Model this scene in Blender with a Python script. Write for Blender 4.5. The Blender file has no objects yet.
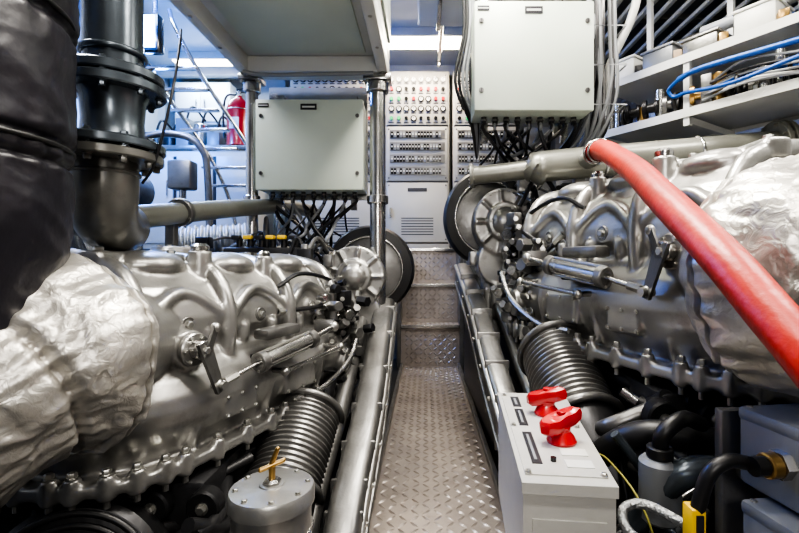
import bpy, bmesh, math, random
from mathutils import Vector as V, Matrix, noise, Euler
random.seed(7)
R = random.random
def U(a,b): return a+(b-a)*random.random()

# ---------------------------------------------------------------- materials
def mat(name, col, metal=0.0, rough=0.5, bump=0.0, bscale=40, var=0.0, vscale=6, rvar=0.0, emis=None, estr=0, coat=0, crumple=False, dirt=0.0, dirt_shade_col=(0.05,0.04,0.03), crease_shade=0.0):
    m = bpy.data.materials.new(name); m.use_nodes=True
    nt=m.node_tree; N=nt.nodes; L=nt.links
    b=N['Principled BSDF']
    b.inputs['Base Color'].default_value=(*col,1)
    b.inputs['Metallic'].default_value=metal
    b.inputs['Roughness'].default_value=rough
    if coat: b.inputs['Coat Weight'].default_value=coat
    tc=N.new('ShaderNodeTexCoord')
    src=None
    if var or dirt:
        n=N.new('ShaderNodeTexNoise'); n.inputs['Scale'].default_value=vscale; n.inputs['Detail'].default_value=6
        L.new(tc.outputs['Object'],n.inputs['Vector'])
        r=N.new('ShaderNodeValToRGB')
        r.color_ramp.elements[0].position=0.3; r.color_ramp.elements[1].position=0.7
        c0=tuple(max(0,c*(1-var)) for c in col); c1=tuple(min(1,c*(1+var*0.6)) for c in col)
        r.color_ramp.elements[0].color=(*c0,1); r.color_ramp.elements[1].color=(*c1,1)
        L.new(n.outputs['Fac'],r.inputs['Fac']); src=r.outputs['Color']
        if dirt:
            n2=N.new('ShaderNodeTexNoise'); n2.inputs['Scale'].default_value=vscale*2.3; n2.inputs['Detail'].default_value=8
            n2.inputs['Roughness'].default_value=0.7
            L.new(tc.outputs['Object'],n2.inputs['Vector'])
            r2=N.new('ShaderNodeValToRGB'); r2.color_ramp.elements[0].position=0.55; r2.color_ramp.elements[1].position=0.8
            r2.color_ramp.elements[0].color=(0,0,0,1); r2.color_ramp.elements[1].color=(dirt,dirt,dirt,1)
            L.new(n2.outputs['Fac'],r2.inputs['Fac'])
            mx=N.new('ShaderNodeMixRGB'); mx.inputs['Color2'].default_value=(*dirt_shade_col,1)
            L.new(r2.outputs['Color'],mx.inputs['Fac']); L.new(src,mx.inputs['Color1']); src=mx.outputs['Color']
        if crease_shade:   # recess shade put into the colour at concave creases, in the dirt tint
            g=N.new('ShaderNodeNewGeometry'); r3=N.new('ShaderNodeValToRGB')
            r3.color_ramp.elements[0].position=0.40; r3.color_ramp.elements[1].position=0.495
            r3.color_ramp.elements[0].color=(crease_shade,crease_shade,crease_shade,1); r3.color_ramp.elements[1].color=(0,0,0,1)
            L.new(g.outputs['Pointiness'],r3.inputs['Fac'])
            m3=N.new('ShaderNodeMixRGB'); m3.inputs['Color2'].default_value=(*dirt_shade_col,1)
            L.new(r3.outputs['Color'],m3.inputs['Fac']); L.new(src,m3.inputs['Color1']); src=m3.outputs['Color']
        L.new(src,b.inputs['Base Color'])
    if rvar:
        n3=N.new('ShaderNodeTexNoise'); n3.inputs['Scale'].default_value=9; n3.inputs['Detail'].default_value=5
        L.new(tc.outputs['Object'],n3.inputs['Vector'])
        mr=N.new('ShaderNodeMapRange'); mr.inputs['To Min'].default_value=max(0.05,rough-rvar); mr.inputs['To Max'].default_value=rough+rvar
        mr.inputs['From Min'].default_value=0.3; mr.inputs['From Max'].default_value=0.7
        L.new(n3.outputs['Fac'],mr.inputs['Value']); L.new(mr.outputs['Result'],b.inputs['Roughness'])
    if bump:
        bp=N.new('ShaderNodeBump'); bp.inputs['Strength'].default_value=bump; bp.inputs['Distance'].default_value=0.01
        a=N.new('ShaderNodeTexNoise'); a.inputs['Scale'].default_value=bscale; a.inputs['Detail'].default_value=4
        if crumple: a.inputs['Distortion'].default_value=1.2
        L.new(tc.outputs['Object'],a.inputs['Vector']); L.new(a.outputs['Fac'],bp.inputs['Height'])
        L.new(bp.outputs['Normal'],b.inputs['Normal'])
    if emis:
        b.inputs['Emission Color'].default_value=(*emis,1); b.inputs['Emission Strength'].default_value=estr
    return m

M_cast = mat('cast_silver_paint',(0.37,0.365,0.35),0.78,0.35,0.05,90,0.16,4,0.06,dirt=0.5,dirt_shade_col=(0.06,0.053,0.045),crease_shade=0.85)
M_cast2= mat('cast_grey_metal',(0.19,0.188,0.182),0.75,0.37,0.1,50,0.25,7,0.08,dirt=0.5)
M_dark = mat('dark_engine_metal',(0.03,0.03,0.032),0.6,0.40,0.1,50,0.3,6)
M_steel= mat('brushed_steel',(0.46,0.455,0.44),0.95,0.22,0.04,80,0.1,8,0.06)
M_bolt = mat('zinc_bolt',(0.44,0.435,0.41),0.9,0.3)
M_foil = mat('silver_insulation_cloth',(0.54,0.52,0.48),0.72,0.38,0.35,40,0.25,9,0.06,crumple=True,dirt=0.4,dirt_shade_col=(0.17,0.14,0.105),crease_shade=0.5)
M_black= mat('black_vinyl',(0.016,0.015,0.021),0.0,0.40,0.4,14,0.3,6)
M_rub  = mat('black_rubber',(0.012,0.012,0.013),0.0,0.42)
M_pipe = mat('grey_pipe_paint',(0.22,0.222,0.195),0.35,0.34,0.05,30,0.15,5,dirt=0.4)
M_pipeb= mat('blue_grey_pipe_paint',(0.11,0.13,0.15),0.65,0.27,0.05,30,0.25,6,dirt=0.4)
M_elb  = mat('weathered_elbow_paint',(0.17,0.168,0.155),0.5,0.32,0.06,30,0.25,6,dirt=0.4)
M_white= mat('white_enamel',(0.56,0.565,0.54),0.0,0.38,0.02,30,0.06,4)
M_encl = mat('pale_green_grey_enamel',(0.50,0.555,0.49),0.0,0.38,0.02,60,0.05,3)
M_panel= mat('beige_grey_panel',(0.37,0.36,0.325),0.0,0.42,0.02,60,0.06,3)
M_ctrl = mat('light_grey_control_box_paint',(0.43,0.425,0.40),0.1,0.36,0.03,60,0.10,6,dirt=0.25,dirt_shade_col=(0.2,0.18,0.15))
M_ceil = mat('ceiling_panel_white',(0.56,0.57,0.55),0.1,0.4,0.03,15,0.08,3)
M_wall = mat('wall_panel_white',(0.42,0.43,0.43),0.0,0.5,0.03,15,0.12,2)
M_wfr  = mat('dark_bulkhead_panel',(0.10,0.10,0.095),0.0,0.5,0.03,15,0.2,2)
M_bulk = mat('dark_bulkhead_paint',(0.11,0.12,0.13),0.2,0.5,0.03,15,0.2,2)
M_red  = mat('red_hose_rubber',(0.44,0.028,0.014),0.0,0.42,0.15,60,0.25,10,dirt=0.45,dirt_shade_col=(0.18,0.02,0.012))
M_redp = mat('red_paint',(0.42,0.006,0.010),0.0,0.28,coat=0.4)
M_blue = mat('blue_hose',(0.01,0.08,0.34),0.0,0.4)
M_yel  = mat('yellow_plastic',(0.70,0.45,0.02),0.0,0.4)
M_brass= mat('brass',(0.42,0.27,0.10),0.9,0.3,var=0.2)
M_floor= mat('bilge_floor_dark',(0.015,0.016,0.018),0.2,0.5,0.1,20,0.3,3)
M_dia  = mat('aluminium_tread_plate',(0.33,0.295,0.27),0.62,0.37,0.05,60,0.2,6,0.06,dirt=0.6,dirt_shade_col=(0.08,0.06,0.045))
M_glass= mat('gauge_black',(0.015,0.015,0.015),0.0,0.15)
M_wire = mat('cable_black',(0.014,0.014,0.016),0.0,0.4)
M_wireg= mat('cable_grey',(0.22,0.23,0.24),0.0,0.45)
M_braid= mat('braided_steel_hose',(0.33,0.34,0.35),0.85,0.35,0.6,150)
M_jbox = mat('grey_junction_box',(0.18,0.19,0.20),0.1,0.38,0.03,50,0.1,4)
M_wood = mat('kraft_tan',(0.30,0.22,0.14),0.0,0.7)
M_green= mat('green_lamp',(0.03,0.40,0.12),0.0,0.3)
M_wyg  = mat('earth_wire_yellow_green',(0.22,0.20,0.04),0,0.5)
M_lamp = mat('lamp_diffuser',(0.9,0.9,0.9),0,0.5,emis=(1.0,0.88,0.70),estr=9)
M_lampb= mat('blue_lamp_lens',(0.1,0.3,0.9),0,0.5,emis=(0.08,0.3,1.0),estr=45)
M_label= mat('dark_label',(0.02,0.02,0.025),0,0.4)

# ---------------------------------------------------------------- builder
def catmull(pts, res=8, closed=False):
    pts=[V(p) for p in pts]; n=len(pts); out=[]
    rng = n if closed else n-1
    for i in range(rng):
        if closed: p0,p1,p2,p3=pts[(i-1)%n],pts[i],pts[(i+1)%n],pts[(i+2)%n]
        else:
            p1,p2=pts[i],pts[i+1]
            p0=pts[i-1] if i>0 else p1+(p1-p2)
            p3=pts[i+2] if i+2<n else p2+(p2-p1)
        for k in range(res):
            t=k/res
            out.append(0.5*((2*p1)+(p2-p0)*t+(2*p0-5*p1+4*p2-p3)*t*t+(3*p1-p0-3*p2+p3)*t**3))
    if not closed: out.append(pts[-1])
    return out

def frame(d):
    d=V(d).normalized()
    a=V((0,0,1)) if abs(d.z)<0.9 else V((1,0,0))
    u=d.cross(a).normalized(); w=d.cross(u).normalized()
    return u,w

class B:
    def __init__(s,name,parent=None,T=None,remesh=None,sm=6,sharp=38):
        s.name=name; s.parent=parent; s.T=T; s.v=[]; s.f=[]; s.fm=[]; s.mats=[]; s.remesh=remesh; s.sm=sm; s.sharp=sharp
    def mi(s,m):
        if m not in s.mats: s.mats.append(m)
        return s.mats.index(m)
    def add(s,vs,fs,m):
        o=len(s.v); s.v+= [V(x) for x in vs]; k=s.mi(m)
        for f in fs: s.f.append([i+o for i in f]); s.fm.append(k)
    def box(s,c,size,m,bev=0.0,rot=None,seg=2):
        bm=bmesh.new(); bmesh.ops.create_cube(bm,size=1)
        for v in bm.verts: v.co=V((v.co.x*size[0],v.co.y*size[1],v.co.z*size[2]))
        if bev: bmesh.ops.bevel(bm,geom=list(bm.edges),offset=min(bev,min(size)*0.45),segments=seg,profile=0.5,affect='EDGES')
        bm.verts.ensure_lookup_table(); bm.verts.index_update()
        Rm = Euler([math.radians(a) for a in rot]).to_matrix() if rot else Matrix.Identity(3)
        c=V(c)
        s.add([c+Rm@v.co for v in bm.verts],[[v.index for v in f.verts] for f in bm.faces],m); bm.free()
    def bx(s,x0,x1,y0,y1,z0,z1,m,bev=0.0):
        s.box(((x0+x1)/2,(y0+y1)/2,(z0+z1)/2),(abs(x1-x0),abs(y1-y0),abs(z1-z0)),m,bev)
    def loft(s,rings,m,closed_path=False,cap=True):
        n=len(rings[0]); vs=[p for r in rings for p in r]; fs=[]
        k=len(rings)
        for i in range(k if closed_path else k-1):
            a=i*n; b=((i+1)%k)*n
            for j in range(n):
                fs.append([a+j,a+(j+1)%n,b+(j+1)%n,b+j])
        if cap and not closed_path:
            fs.append(list(range(n))[::-1]); fs.append([(k-1)*n+j for j in range(n)])
        s.add(vs,fs,m)
    def lathe(s,p,d,prof,m,n=24,ph=0):
        p=V(p); d=V(d).normalized(); u,w=frame(d)
        rings=[]
        for r,h in prof:
            r=max(r,1e-4)
            rings.append([p+d*h+u*(r*math.cos(ph+2*math.pi*j/n))+w*(r*math.sin(ph+2*math.pi*j/n)) for j in range(n)])
        s.loft(rings,m)
    def cyl(s,p0,p1,r,m,r2=None,n=20,bev=0.0):
        p0=V(p0);p1=V(p1); d=p1-p0; L=d.length; r2=r if r2 is None else r2
        if bev: prof=[(r-bev,0),(r,bev),(r2,L-bev),(r2-bev,L)]
        else: prof=[(r,0),(r2,L)]
        s.lathe(p0,d,prof,m,n)
    def hexb(s,p,d,r,h,m=None):
        m=m or M_bolt; d=V(d).normalized()
        s.lathe(p,d,[(r*1.35,0),(r*1.35,h*0.2)],m,12)
        s.lathe(p,d,[(r,h*0.15),(r,h*0.85),(r*0.8,h)],m,6)
    def tube(s,pts,r,m,n=10,res=6,smooth=True,closed=False,flat=None,sq=1.0):
        P=catmull(pts,res,closed) if smooth else [V(p) for p in pts]
        k=len(P); rings=[]
        t=(P[1]-P[0]).normalized(); u,w=frame(t)
        for i in range(k):
            if closed: tn=(P[(i+1)%k]-P[i-1]).normalized()
            else: tn=(P[min(i+1,k-1)]-P[max(i-1,0)]).normalized()
            u=(u-tn*u.dot(tn)); u=u.normalized() if u.length>1e-6 else frame(tn)[0]
            w=tn.cross(u)
            rr=r(i/(k-1)) if callable(r) else r
            a,b=(1,1) if not flat else flat
            def se(v): return math.copysign(abs(v)**sq,v)
            rings.append([P[i]+u*(rr*a*se(math.cos(2*math.pi*j/n)))+w*(rr*b*se(math.sin(2*math.pi*j/n))) for j in range(n)])
        s.loft(rings,m,closed_path=closed)
    def torus(s,c,ax,Rr,r,m,n=40,k=10,a0=0,a1=360):
        c=V(c);u,w=frame(ax)
        full=(a1-a0)>=360
        P=[c+u*(Rr*math.cos(math.radians(a0+(a1-a0)*i/n)))+w*(Rr*math.sin(math.radians(a0+(a1-a0)*i/n))) for i in range(n if full else n+1)]
        s.tube(P,r,m,n=k,smooth=False,closed=full)
    def ell(s,c,r,m,n=16,rot=None):
        if not hasattr(r,'__len__'): r=(r,r,r)
        Rm = Euler([math.radians(a) for a in rot]).to_matrix() if rot else Matrix.Identity(3)
        c=V(c); rings=[]; k=n//2
        for i in range(k+1):
            th=math.pi*i/k; z=math.cos(th); q=max(math.sin(th),1e-3)
            rings.append([c+Rm@V((r[0]*q*math.cos(2*math.pi*j/n),r[1]*q*math.sin(2*math.pi*j/n),r[2]*z)) for j in range(n)])
        s.loft(rings,m)
    def caps(s,p0,p1,r,m,n=14):
        s.cyl(p0,p1,r,m,n=n); s.ell(p0,r,m,n); s.ell(p1,r,m,n)
    def prism(s,poly,ex,m):
        poly=[V(p) for p in poly]; ex=V(ex); n=len(poly)
        s.add(poly+[p+ex for p in poly],[list(range(n))[::-1],list(range(n,2*n))]+[[i,(i+1)%n,n+(i+1)%n,n+i] for i in range(n)],m)
    def flange(s,p,d,r,th,m,nb=8,rb=None,bm=None):
        p=V(p);d=V(d).normalized();u,w=frame(d)
        s.lathe(p,d,[(r-0.004,-th/2),(r,-th/2+0.004),(r,th/2-0.004),(r-0.004,th/2)],m,36)
        rb=rb or r*0.86
        for i in range(nb):
            a=2*math.pi*(i+0.5)/nb; q=p+u*(rb*math.cos(a))+w*(rb*math.sin(a))
            br=r*0.065
            s.hexb(q+d*th/2,d,br,br*1.2,bm or m); s.hexb(q-d*th/2,-d,br,br*1.8,bm or m)
    def bellows(s,p0,p1,r,m,n=10,amp=0.012,seg=36):
        p0=V(p0);p1=V(p1);d=p1-p0;L=d.length;prof=[]
        for i in range(n*6+1):
            prof.append((r+amp*math.sin(i/6*2*math.pi),L*i/(n*6)))
        s.lathe(p0,d,prof,m,seg)
    def done(s):
        me=bpy.data.meshes.new(s.name)
        vs=[s.T(v) for v in s.v] if s.T else s.v
        me.from_pydata([tuple(v) for v in vs],[],s.f)
        for m in s.mats: me.materials.append(m)
        me.polygons.foreach_set('material_index',s.fm)
        bm=bmesh.new(); bm.from_mesh(me); bmesh.ops.recalc_face_normals(bm,faces=bm.faces); bm.to_mesh(me); bm.free()
        me.polygons.foreach_set('use_smooth',[True]*len(me.polygons))
        me.update()
        if not s.remesh: me.set_sharp_from_angle(angle=math.radians(s.sharp))
        ob=bpy.data.objects.new(s.name,me); bpy.context.scene.collection.objects.link(ob)
        if s.parent: ob.parent=s.parent
        if s.remesh:
            md=ob.modifiers.new('r','REMESH'); md.mode='VOXEL'; md.voxel_size=s.remesh; md.use_smooth_shade=True
            if s.sm:
                m2=ob.modifiers.new('s','SMOOTH'); m2.factor=0.5; m2.iterations=s.sm
        return ob
def empty(name):
    e=bpy.data.objects.new(name,None); e.empty_display_size=0.1
    bpy.context.scene.collection.objects.link(e); return e

# ---------------------------------------------------------------- room
XL,XR,YB,YF,ZC=-3.2,3.0,5.7,-1.4,3.3
b=B('floor'); b.bx(XL,XR,YF,YB,-0.12,-0.02,M_floor)
b.bx(XL+.01,-0.28,4.75,YB-.01,-0.02,1.14,M_bulk); b.bx(0.38,XR-.01,4.75,YB-.01,-0.02,1.14,M_bulk); b.bx(-0.28,0.38,5.0,YB-.01,-0.02,1.14,M_bulk)
b.done()
b=B('ceiling'); b.bx(XL,XR,YF,YB,ZC,ZC+0.1,M_ceil)
for y in [0.2,1.4,2.9,3.7,5.3]: b.bx(XL,XR,y-0.05,y+0.05,ZC-0.12,ZC,M_ceil,0.01)
b.done()
b=B('wall_back'); b.bx(XL,XR,YB,YB+0.1,-0.12,ZC+0.1,M_wall)
for i in range(9): b.bx(XL+i*0.7,XL+i*0.7+0.05,YB-0.06,YB,1.1,ZC,M_wall)
b.done()
b=B('wall_left'); b.bx(XL-0.1,XL,YF,YB,-0.12,ZC+0.1,M_wall)
for i in range(9): b.bx(XL,XL+0.08,-1+i*0.8,-0.94+i*0.8,0,ZC,M_wall)
b.done()
b=B('wall_right'); b.bx(XR,XR+0.1,YF,YB,-0.12,ZC+0.1,M_wall)
for i in range(9): b.bx(XR-0.08,XR,-1+i*0.8,-0.94+i*0.8,0,ZC,M_wall)
b.done()
b=B('wall_front'); b.bx(XL,XR,YF-0.1,YF,-0.12,ZC+0.1,M_wfr); b.done()

def lozenges(b,x0,x1,y0,y1,z,pitch,m,vert=None):
    nx=int((x1-x0)/pitch); ny=int((y1-y0)/pitch); h=0.005
    for i in range(nx):
        for j in range(ny):
            cx=x0+(i+0.5)*(x1-x0)/nx; cy=y0+(j+0.5)*(y1-y0)/ny
            a=math.radians(45 if (i+j)%2 else -45)
            ux,uy=math.cos(a),math.sin(a); L=pitch*0.60; W=pitch*0.19
            def P(s,t,hh):
                x=cx+ux*s-uy*t; y=cy+uy*s+ux*t
                return V((x,y,z+hh)) if vert is None else V((x,vert-hh,y))
            vs=[P(-L,0,0),P(0,-W,0),P(L,0,0),P(0,W,0),P(-L*0.4,0,h),P(L*0.4,0,h)]
            b.add(vs,[[0,1,4],[1,5,4],[1,2,5],[2,3,5],[3,4,5],[3,0,4]],m)
b=B('tread_plate_walkway',sharp=20)
b.bx(-0.21,0.31,-0.4,4.3,-0.03,0,M_dia)
lozenges(b,-0.20,0.30,0.8,4.28,0.0,0.042,M_dia)
b.bx(-0.235,-0.21,-0.4,4.3,-0.03,0.035,M_cast2,0.004); b.bx(0.31,0.335,-0.4,4.3,-0.03,0.035,M_cast2,0.004)
b.done()
b=B('steel_staircase',sharp=20)
ys=[4.3,4.52,4.74]; zs=[0.40,0.78,1.146]
for i in range(3):
    z0=0 if i==0 else zs[i-1]
    y1=ys[i+1] if i<2 else 4.98
    b.bx(-0.23,0.33,ys[i],4.98,z0-0.02,zs[i]-0.006,M_dia)
    b.bx(-0.23,0.33,ys[i]-0.03,ys[i]+0.02,zs[i]-0.03,zs[i],M_steel,0.004)
    lozenges(b,-0.2,0.3,z0+0.02,zs[i]-0.04,0,0.042,M_dia,vert=ys[i])
    lozenges(b,-0.2,0.3,ys[i]+0.02,y1-0.01,zs[i]-0.006,0.042,M_dia)
b.bx(-0.27,-0.23,4.28,4.74,-0.02,1.15,M_cast2,0.005); b.bx(0.33,0.37,4.28,4.74,-0.02,1.15,M_cast2,0.005)
b.done()

# ---------------------------------------------------------------- control cabinets at back
def cabinet(x0,x1,y,seed,z0=1.14,z1=3.12):
    random.seed(seed)
    b=B('switchgear_cabinet')
    b.bx(x0,x1,y,y+0.4,z0,z1,M_panel,0.008)
    w=x1-x0; zz=[z1-0.02,z1-0.62,z1-1.24,z0+0.06]
    for k in range(3):
        za,zb=zz[k+1]+0.02,zz[k]
        b.bx(x0+0.02,x1-0.02,y-0.018,y,za,zb,M_panel,0.006)
        b.bx(x0+0.012,x1-0.012,y-0.006,y,za-0.016,za-0.004,M_label)
        for xx in (x0+0.04,x1-0.04):
            for zc in (za+0.03,zb-0.03): b.cyl((xx,y-0.018,zc),(xx,y-0.024,zc),0.008,M_label,n=8)
        if k==0:
            n=max(3,int(w/0.085))
            for r in range(5):
                for c in range(n):
                    px=x0+0.07+(w-0.14)*c/(n-1); pz=zb-0.08-r*0.108
                    q=R()
                    if r in(0,3) or q<0.2: b.cyl((px,y-0.018,pz),(px,y-0.03,pz),0.034,M_glass,n=14); b.cyl((px,y-0.03,pz),(px,y-0.032,pz),0.022,M_white,n=14); b.box((px,y-0.034,pz+0.008),(0.005,0.003,0.025),M_label,rot=(0,30,0))
                    else: b.cyl((px,y-0.018,pz),(px,y-0.045,pz),0.020,random.choice([M_glass,M_redp,M_green,M_glass,M_redp,M_glass]),n=10)
                    b.bx(px-0.026,px+0.026,y-0.021,y-0.018,pz-0.052,pz-0.041,M_label)
        if k==1:
            for r in range(4):
                pz=zb-0.09-r*0.135
                b.bx(x0+0.05,x1-0.05,y-0.022,y-0.018,pz-0.045,pz+0.05,M_cast2)
                n=int((w-0.12)/0.033)
                for c in range(n):
                    px=x0+0.065+c*0.033
                    b.bx(px,px+0.022,y-0.04,y-0.02,pz-0.032,pz+0.028,M_glass if R()<0.7 else M_wireg)
                    b.bx(px+0.004,px+0.018,y-0.05,y-0.04,pz-0.01,pz+0.005,M_white)
        if k==2:
            b.bx(x0+0.05,x0+0.07,y-0.05,y-0.02,(za+zb)/2-0.05,(za+zb)/2+0.05,M_steel)
            b.bx(x0+w*0.35,x1-w*0.35,y-0.021,y-0.018,zb-0.1,zb-0.06,M_label)
            for r in range(7): b.bx(x0+w*0.25,x1-w*0.25,y-0.021,y-0.018,za+0.08+r*0.03,za+0.09+r*0.03,M_label)
    b.done()
cabinet(-1.5,-0.47,5.0,1); cabinet(-0.44,0.27,5.0,2); cabinet(0.31,1.05,5.0,3)
b=B('distribution_cabinet'); b.bx(1.1,2.4,5.0,5.4,1.14,2.5,M_bulk,0.01)
for i in range(4): b.bx(1.15+i*0.3,1.4+i*0.3,4.98,5.0,1.3,2.4,M_cast2,0.005)
b.done()

b=B('workbench_cabinet'); b.bx(-3.08,-1.8,4.78,5.35,1.14,2.19,M_white,0.01); b.bx(-3.1,-1.76,4.74,5.4,2.19,2.235,M_cast2,0.008)
for i in range(3):
    b.bx(-3.05+i*0.42,-2.67+i*0.42,4.762,4.78,1.2,2.12,M_white,0.006); b.bx(-2.665+i*0.42,-2.635+i*0.42,4.77,4.78,1.2,2.12,M_label); b.cyl((-2.72+i*0.42,4.74,1.7),(-2.72+i*0.42,4.74,1.86),0.008,M_steel)
b.done()
b=B('wall_locker'); b.bx(-2.95,-2.3,5.3,5.62,2.62,3.12,M_white,0.01)
for i in range(2): b.bx(-2.93+i*0.32,-2.64+i*0.32,5.285,5.3,2.65,3.09,M_white,0.006); b.cyl((-2.68+i*0.1,5.27,2.8),(-2.68+i*0.1,5.27,2.9),0.008,M_steel)
b.done()
b=B('fire_extinguisher')
c=V((-2.02,4.88,2.235))
b.lathe(c,(0,0,1),[(0.1,0),(0.12,0.015),(0.12,0.42),(0.10,0.49),(0.04,0.54),(0.03,0.56)],M_redp,28)
b.cyl(c+V((0,0,0.56)),c+V((0,0,0.61)),0.028,M_steel); b.box(c+V((0.05,0,0.64)),(0.15,0.02,0.02),M_rub,0.004,(0,-12,0)); b.box(c+V((0.05,0,0.605)),(0.13,0.02,0.015),M_rub,0.004)
b.tube([c+V((-0.02,0,0.58)),c+V((-0.12,-0.03,0.55)),c+V((-0.15,-0.04,0.35)),c+V((-0.14,-0.03,0.1))],0.012,M_rub)
b.box(c+V((0,-0.119,0.24)),(0.10,0.012,0.12),M_white,0.003); b.torus(c+V((0,0,0.4)),(0,0,1),0.12,0.006,M_steel)
b.done()
b=B('boarding_ladder')
for dx in (0,0.42):
    b.tube([(-2.55+dx,3.75,3.1),(-2.5+dx,3.75,2.95),(-2.35+dx,3.9,2.6),(-2.0+dx,4.3,1.9),(-1.85+dx,4.45,1.2),(-1.85+dx,4.5,-0.02)],0.018,M_steel)
for i in range(8):
    t=i/8; y=3.86+t*0.55; z=2.66-t*1.25; x=-2.37+t*0.47
    b.box((x+0.21,y,z),(0.42,0.07,0.02),M_steel,0.004)
b.done()
b=B('blue_work_lamp')
b.box((-2.22,3.6,2.82),(0.22,0.1,0.3),M_glass,0.015); b.box((-2.22,3.545,2.82),(0.18,0.012,0.25),M_lampb,0.004); b.tube([(-2.22,3.65,2.9),(-2.22,3.7,3.05),(-2.22,3.7,3.17)],0.02,M_steel); b.done()
b=B('ventilation_fan')
c=V((-2.8,4.3,2.75)); b.lathe(c,(0.3,-1,0),[(0.2,0),(0.22,0.02),(0.22,0.16),(0.2,0.18)],M_dark,32)
for r in (0.05,0.1,0.15,0.2): b.torus(c+V((0.3,-1,0)).normalized()*0.18,(0.3,-1,0),r,0.004,M_steel)
b.tube([c,c+V((0,0.1,0.2)),c+V((0,0.15,0.44))],0.03,M_steel); b.done()
b=B('wall_cable_tray')
for z in (2.5,): 
    b.bx(-3.1,-1.6,5.45,5.63,z,z+0.03,M_steel)
    for i in range(6): b.tube([(-3.1,5.48+i*0.02,z+0.045),(-2.3,5.5+i*0.015,z+0.05),(-1.6,5.48+i*0.02,z+0.045)],0.012,random.choice([M_wire,M_wireg,M_blue]))
for i in range(5): b.bx(-2.2+i*0.14,-2.1+i*0.14,5.42,5.58,2.53,2.53+U(0.12,0.3),random.choice([M_dark,M_wireg,M_blue,M_cast2]),0.008)
b.done()
b=B('bench_equipment')
for i in range(5):
    x=-3.0+i*0.17; h=U(0.12,0.35)
    if i%2: b.cyl((x,5.0,2.235),(x,5.0,2.235+h),0.07,random.choice([M_dark,M_steel,M_cast2]),n=20,bev=0.01)
    else: b.box((x,5.0,2.235+h/2),(0.14,0.16,h),random.choice([M_dark,M_cast2,M_jbox]),0.01)
    b.tube([(x,5.0,2.2+h),(x+0.05,5.05,2.4+h),(x+0.1,5.25,2.3+h)],0.012,M_wire)
b.done()
b=B('seawater_pump')
b.cyl((-2.5,3.9,-0.02),(-2.5,3.9,1.55),0.05,M_steel); b.lathe((-2.5,3.8,1.6),(0,-1,0),[(0.1,-0.15),(0.16,-0.1),(0.16,0.1),(0.12,0.15)],M_cast2,28); b.tube([(-2.5,3.8,1.75),(-2.45,3.8,2.0),(-2.2,3.85,2.1),(-1.95,3.9,2.0),(-1.9,3.95,1.6),(-1.9,4.0,-0.02)],0.03,M_cast2,n=18)
b.box((-2.1,3.9,1.75),(0.2,0.15,0.25),M_cast2,0.02); b.cyl((-2.1,3.9,-0.02),(-2.1,3.9,1.65),0.03,M_steel)
b.done()

# ---------------------------------------------------------------- overhead cabinet + pillars
b=B('overhead_hanging_cabinet')
x0,x1,y0,y1=-1.10,-0.22,1.35,2.78
b.bx(x0,x1,y0,y1,2.21,3.28,M_white,0.008)
for (a,c,d,e) in ((x0,x0+0.06,y0,y1),(x1-0.06,x1,y0,y1),(x0,x1,y0,y0+0.06),(x0,x1,y1-0.14,y1)):
    b.bx(a,c,d,e,2.12,2.215,M_white,0.006)
b.bx(x0+0.12,x1-0.12,y0+0.12,y1-0.2,2.195,2.212,M_encl,0.004)
for i in range(5):
    for xx in (x0+0.03,x1-0.03): b.hexb((xx,y0+0.1+i*0.3,2.12),(0,0,-1),0.008,0.006)
b.bx(x1,x1+0.015,y0+0.1,y1-0.1,2.3,3.1,M_encl,0.004)
b.tube([(-1.05,2.6,2.1),(-0.9,2.62,2.09),(-0.3,2.62,2.1)],0.012,M_wireg)
b.done()
for (x,r) in ((-1.045,0.036),(-0.285,0.048)):
    b=B('support_pillar')
    b.cyl((x,2.72,-0.02),(x,2.72,2.12),r,M_steel,n=28)
    b.box((x,2.72,2.10),(r*3.4,0.13,0.035),M_steel,0.005)
    b.cyl((x,2.72,2.02),(x,2.72,2.08),r*1.4,M_steel,n=28,bev=0.005)
    b.cyl((x,2.72,1.35),(x,2.72,1.40),r*1.35,M_steel,n=28,bev=0.005)
    for dx in(-1,1): b.hexb((x+dx*r*1.3,2.68,2.083),(0,0,-1),0.01,0.012)
    b.done()

def enclosure(x0,x1,y,z0,z1,dep=0.2):
    b=B('electrical_enclosure')
    b.bx(x0,x1,y+0.03,y+dep,z0,z1,M_encl,0.008)
    b.bx(x0-0.004,x1+0.004,y,y+0.032,z0-0.004,z1+0.004,M_encl,0.009)
    w=x1-x0
    for fz in (0.18,0.82):
        zc=z0+(z1-z0)*fz
        for xx in (x0+0.03,x1-0.03): b.cyl((xx,y,zc),(xx,y-0.006,zc),0.012,M_cast2,n=14); b.box((xx,y-0.007,zc),(0.004,0.003,0.018),M_label)
    b.bx(x0+w*0.42,x0+w*0.57,y-0.003,y,z1-0.06,z1-0.025,M_label); b.bx(x0+w*0.435,x0+w*0.555,y-0.004,y-0.002,z1-0.048,z1-0.038,M_white)
    b.bx(x0+w*0.02,x0+w*0.12,y-0.003,y,z1-0.045,z1-0.022,M_label); b.bx(x0+w*0.026,x0+w*0.114,y-0.004,y-0.002,z1-0.037,z1-0.031,M_white)
    for i in range(9):
        xx=x0+w*(0.1+0.1*i); b.cyl((xx,y+dep*0.55,z0),(xx,y+dep*0.55,z0-0.035),0.014,M_wire,n=10); b.cyl((xx,y+dep*0.55,z0-0.012),(xx,y+dep*0.55,z0-0.02),0.019,M_cast2,n=6)
    b.bx(x0+w*0.1,x0+w*0.16,y+dep,y+dep+0.03,z0-0.1,z1+0.1,M_steel); b.bx(x1-w*0.16,x1-w*0.1,y+dep,y+dep+0.03,z0-0.1,z1+0.1,M_steel)
    return b
b=enclosure(-1.0,-0.37,2.66,1.43,1.96,0.2); b.bx(-1.0,-0.37,2.89,2.93,1.4,2.12,M_steel); b.done()
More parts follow.
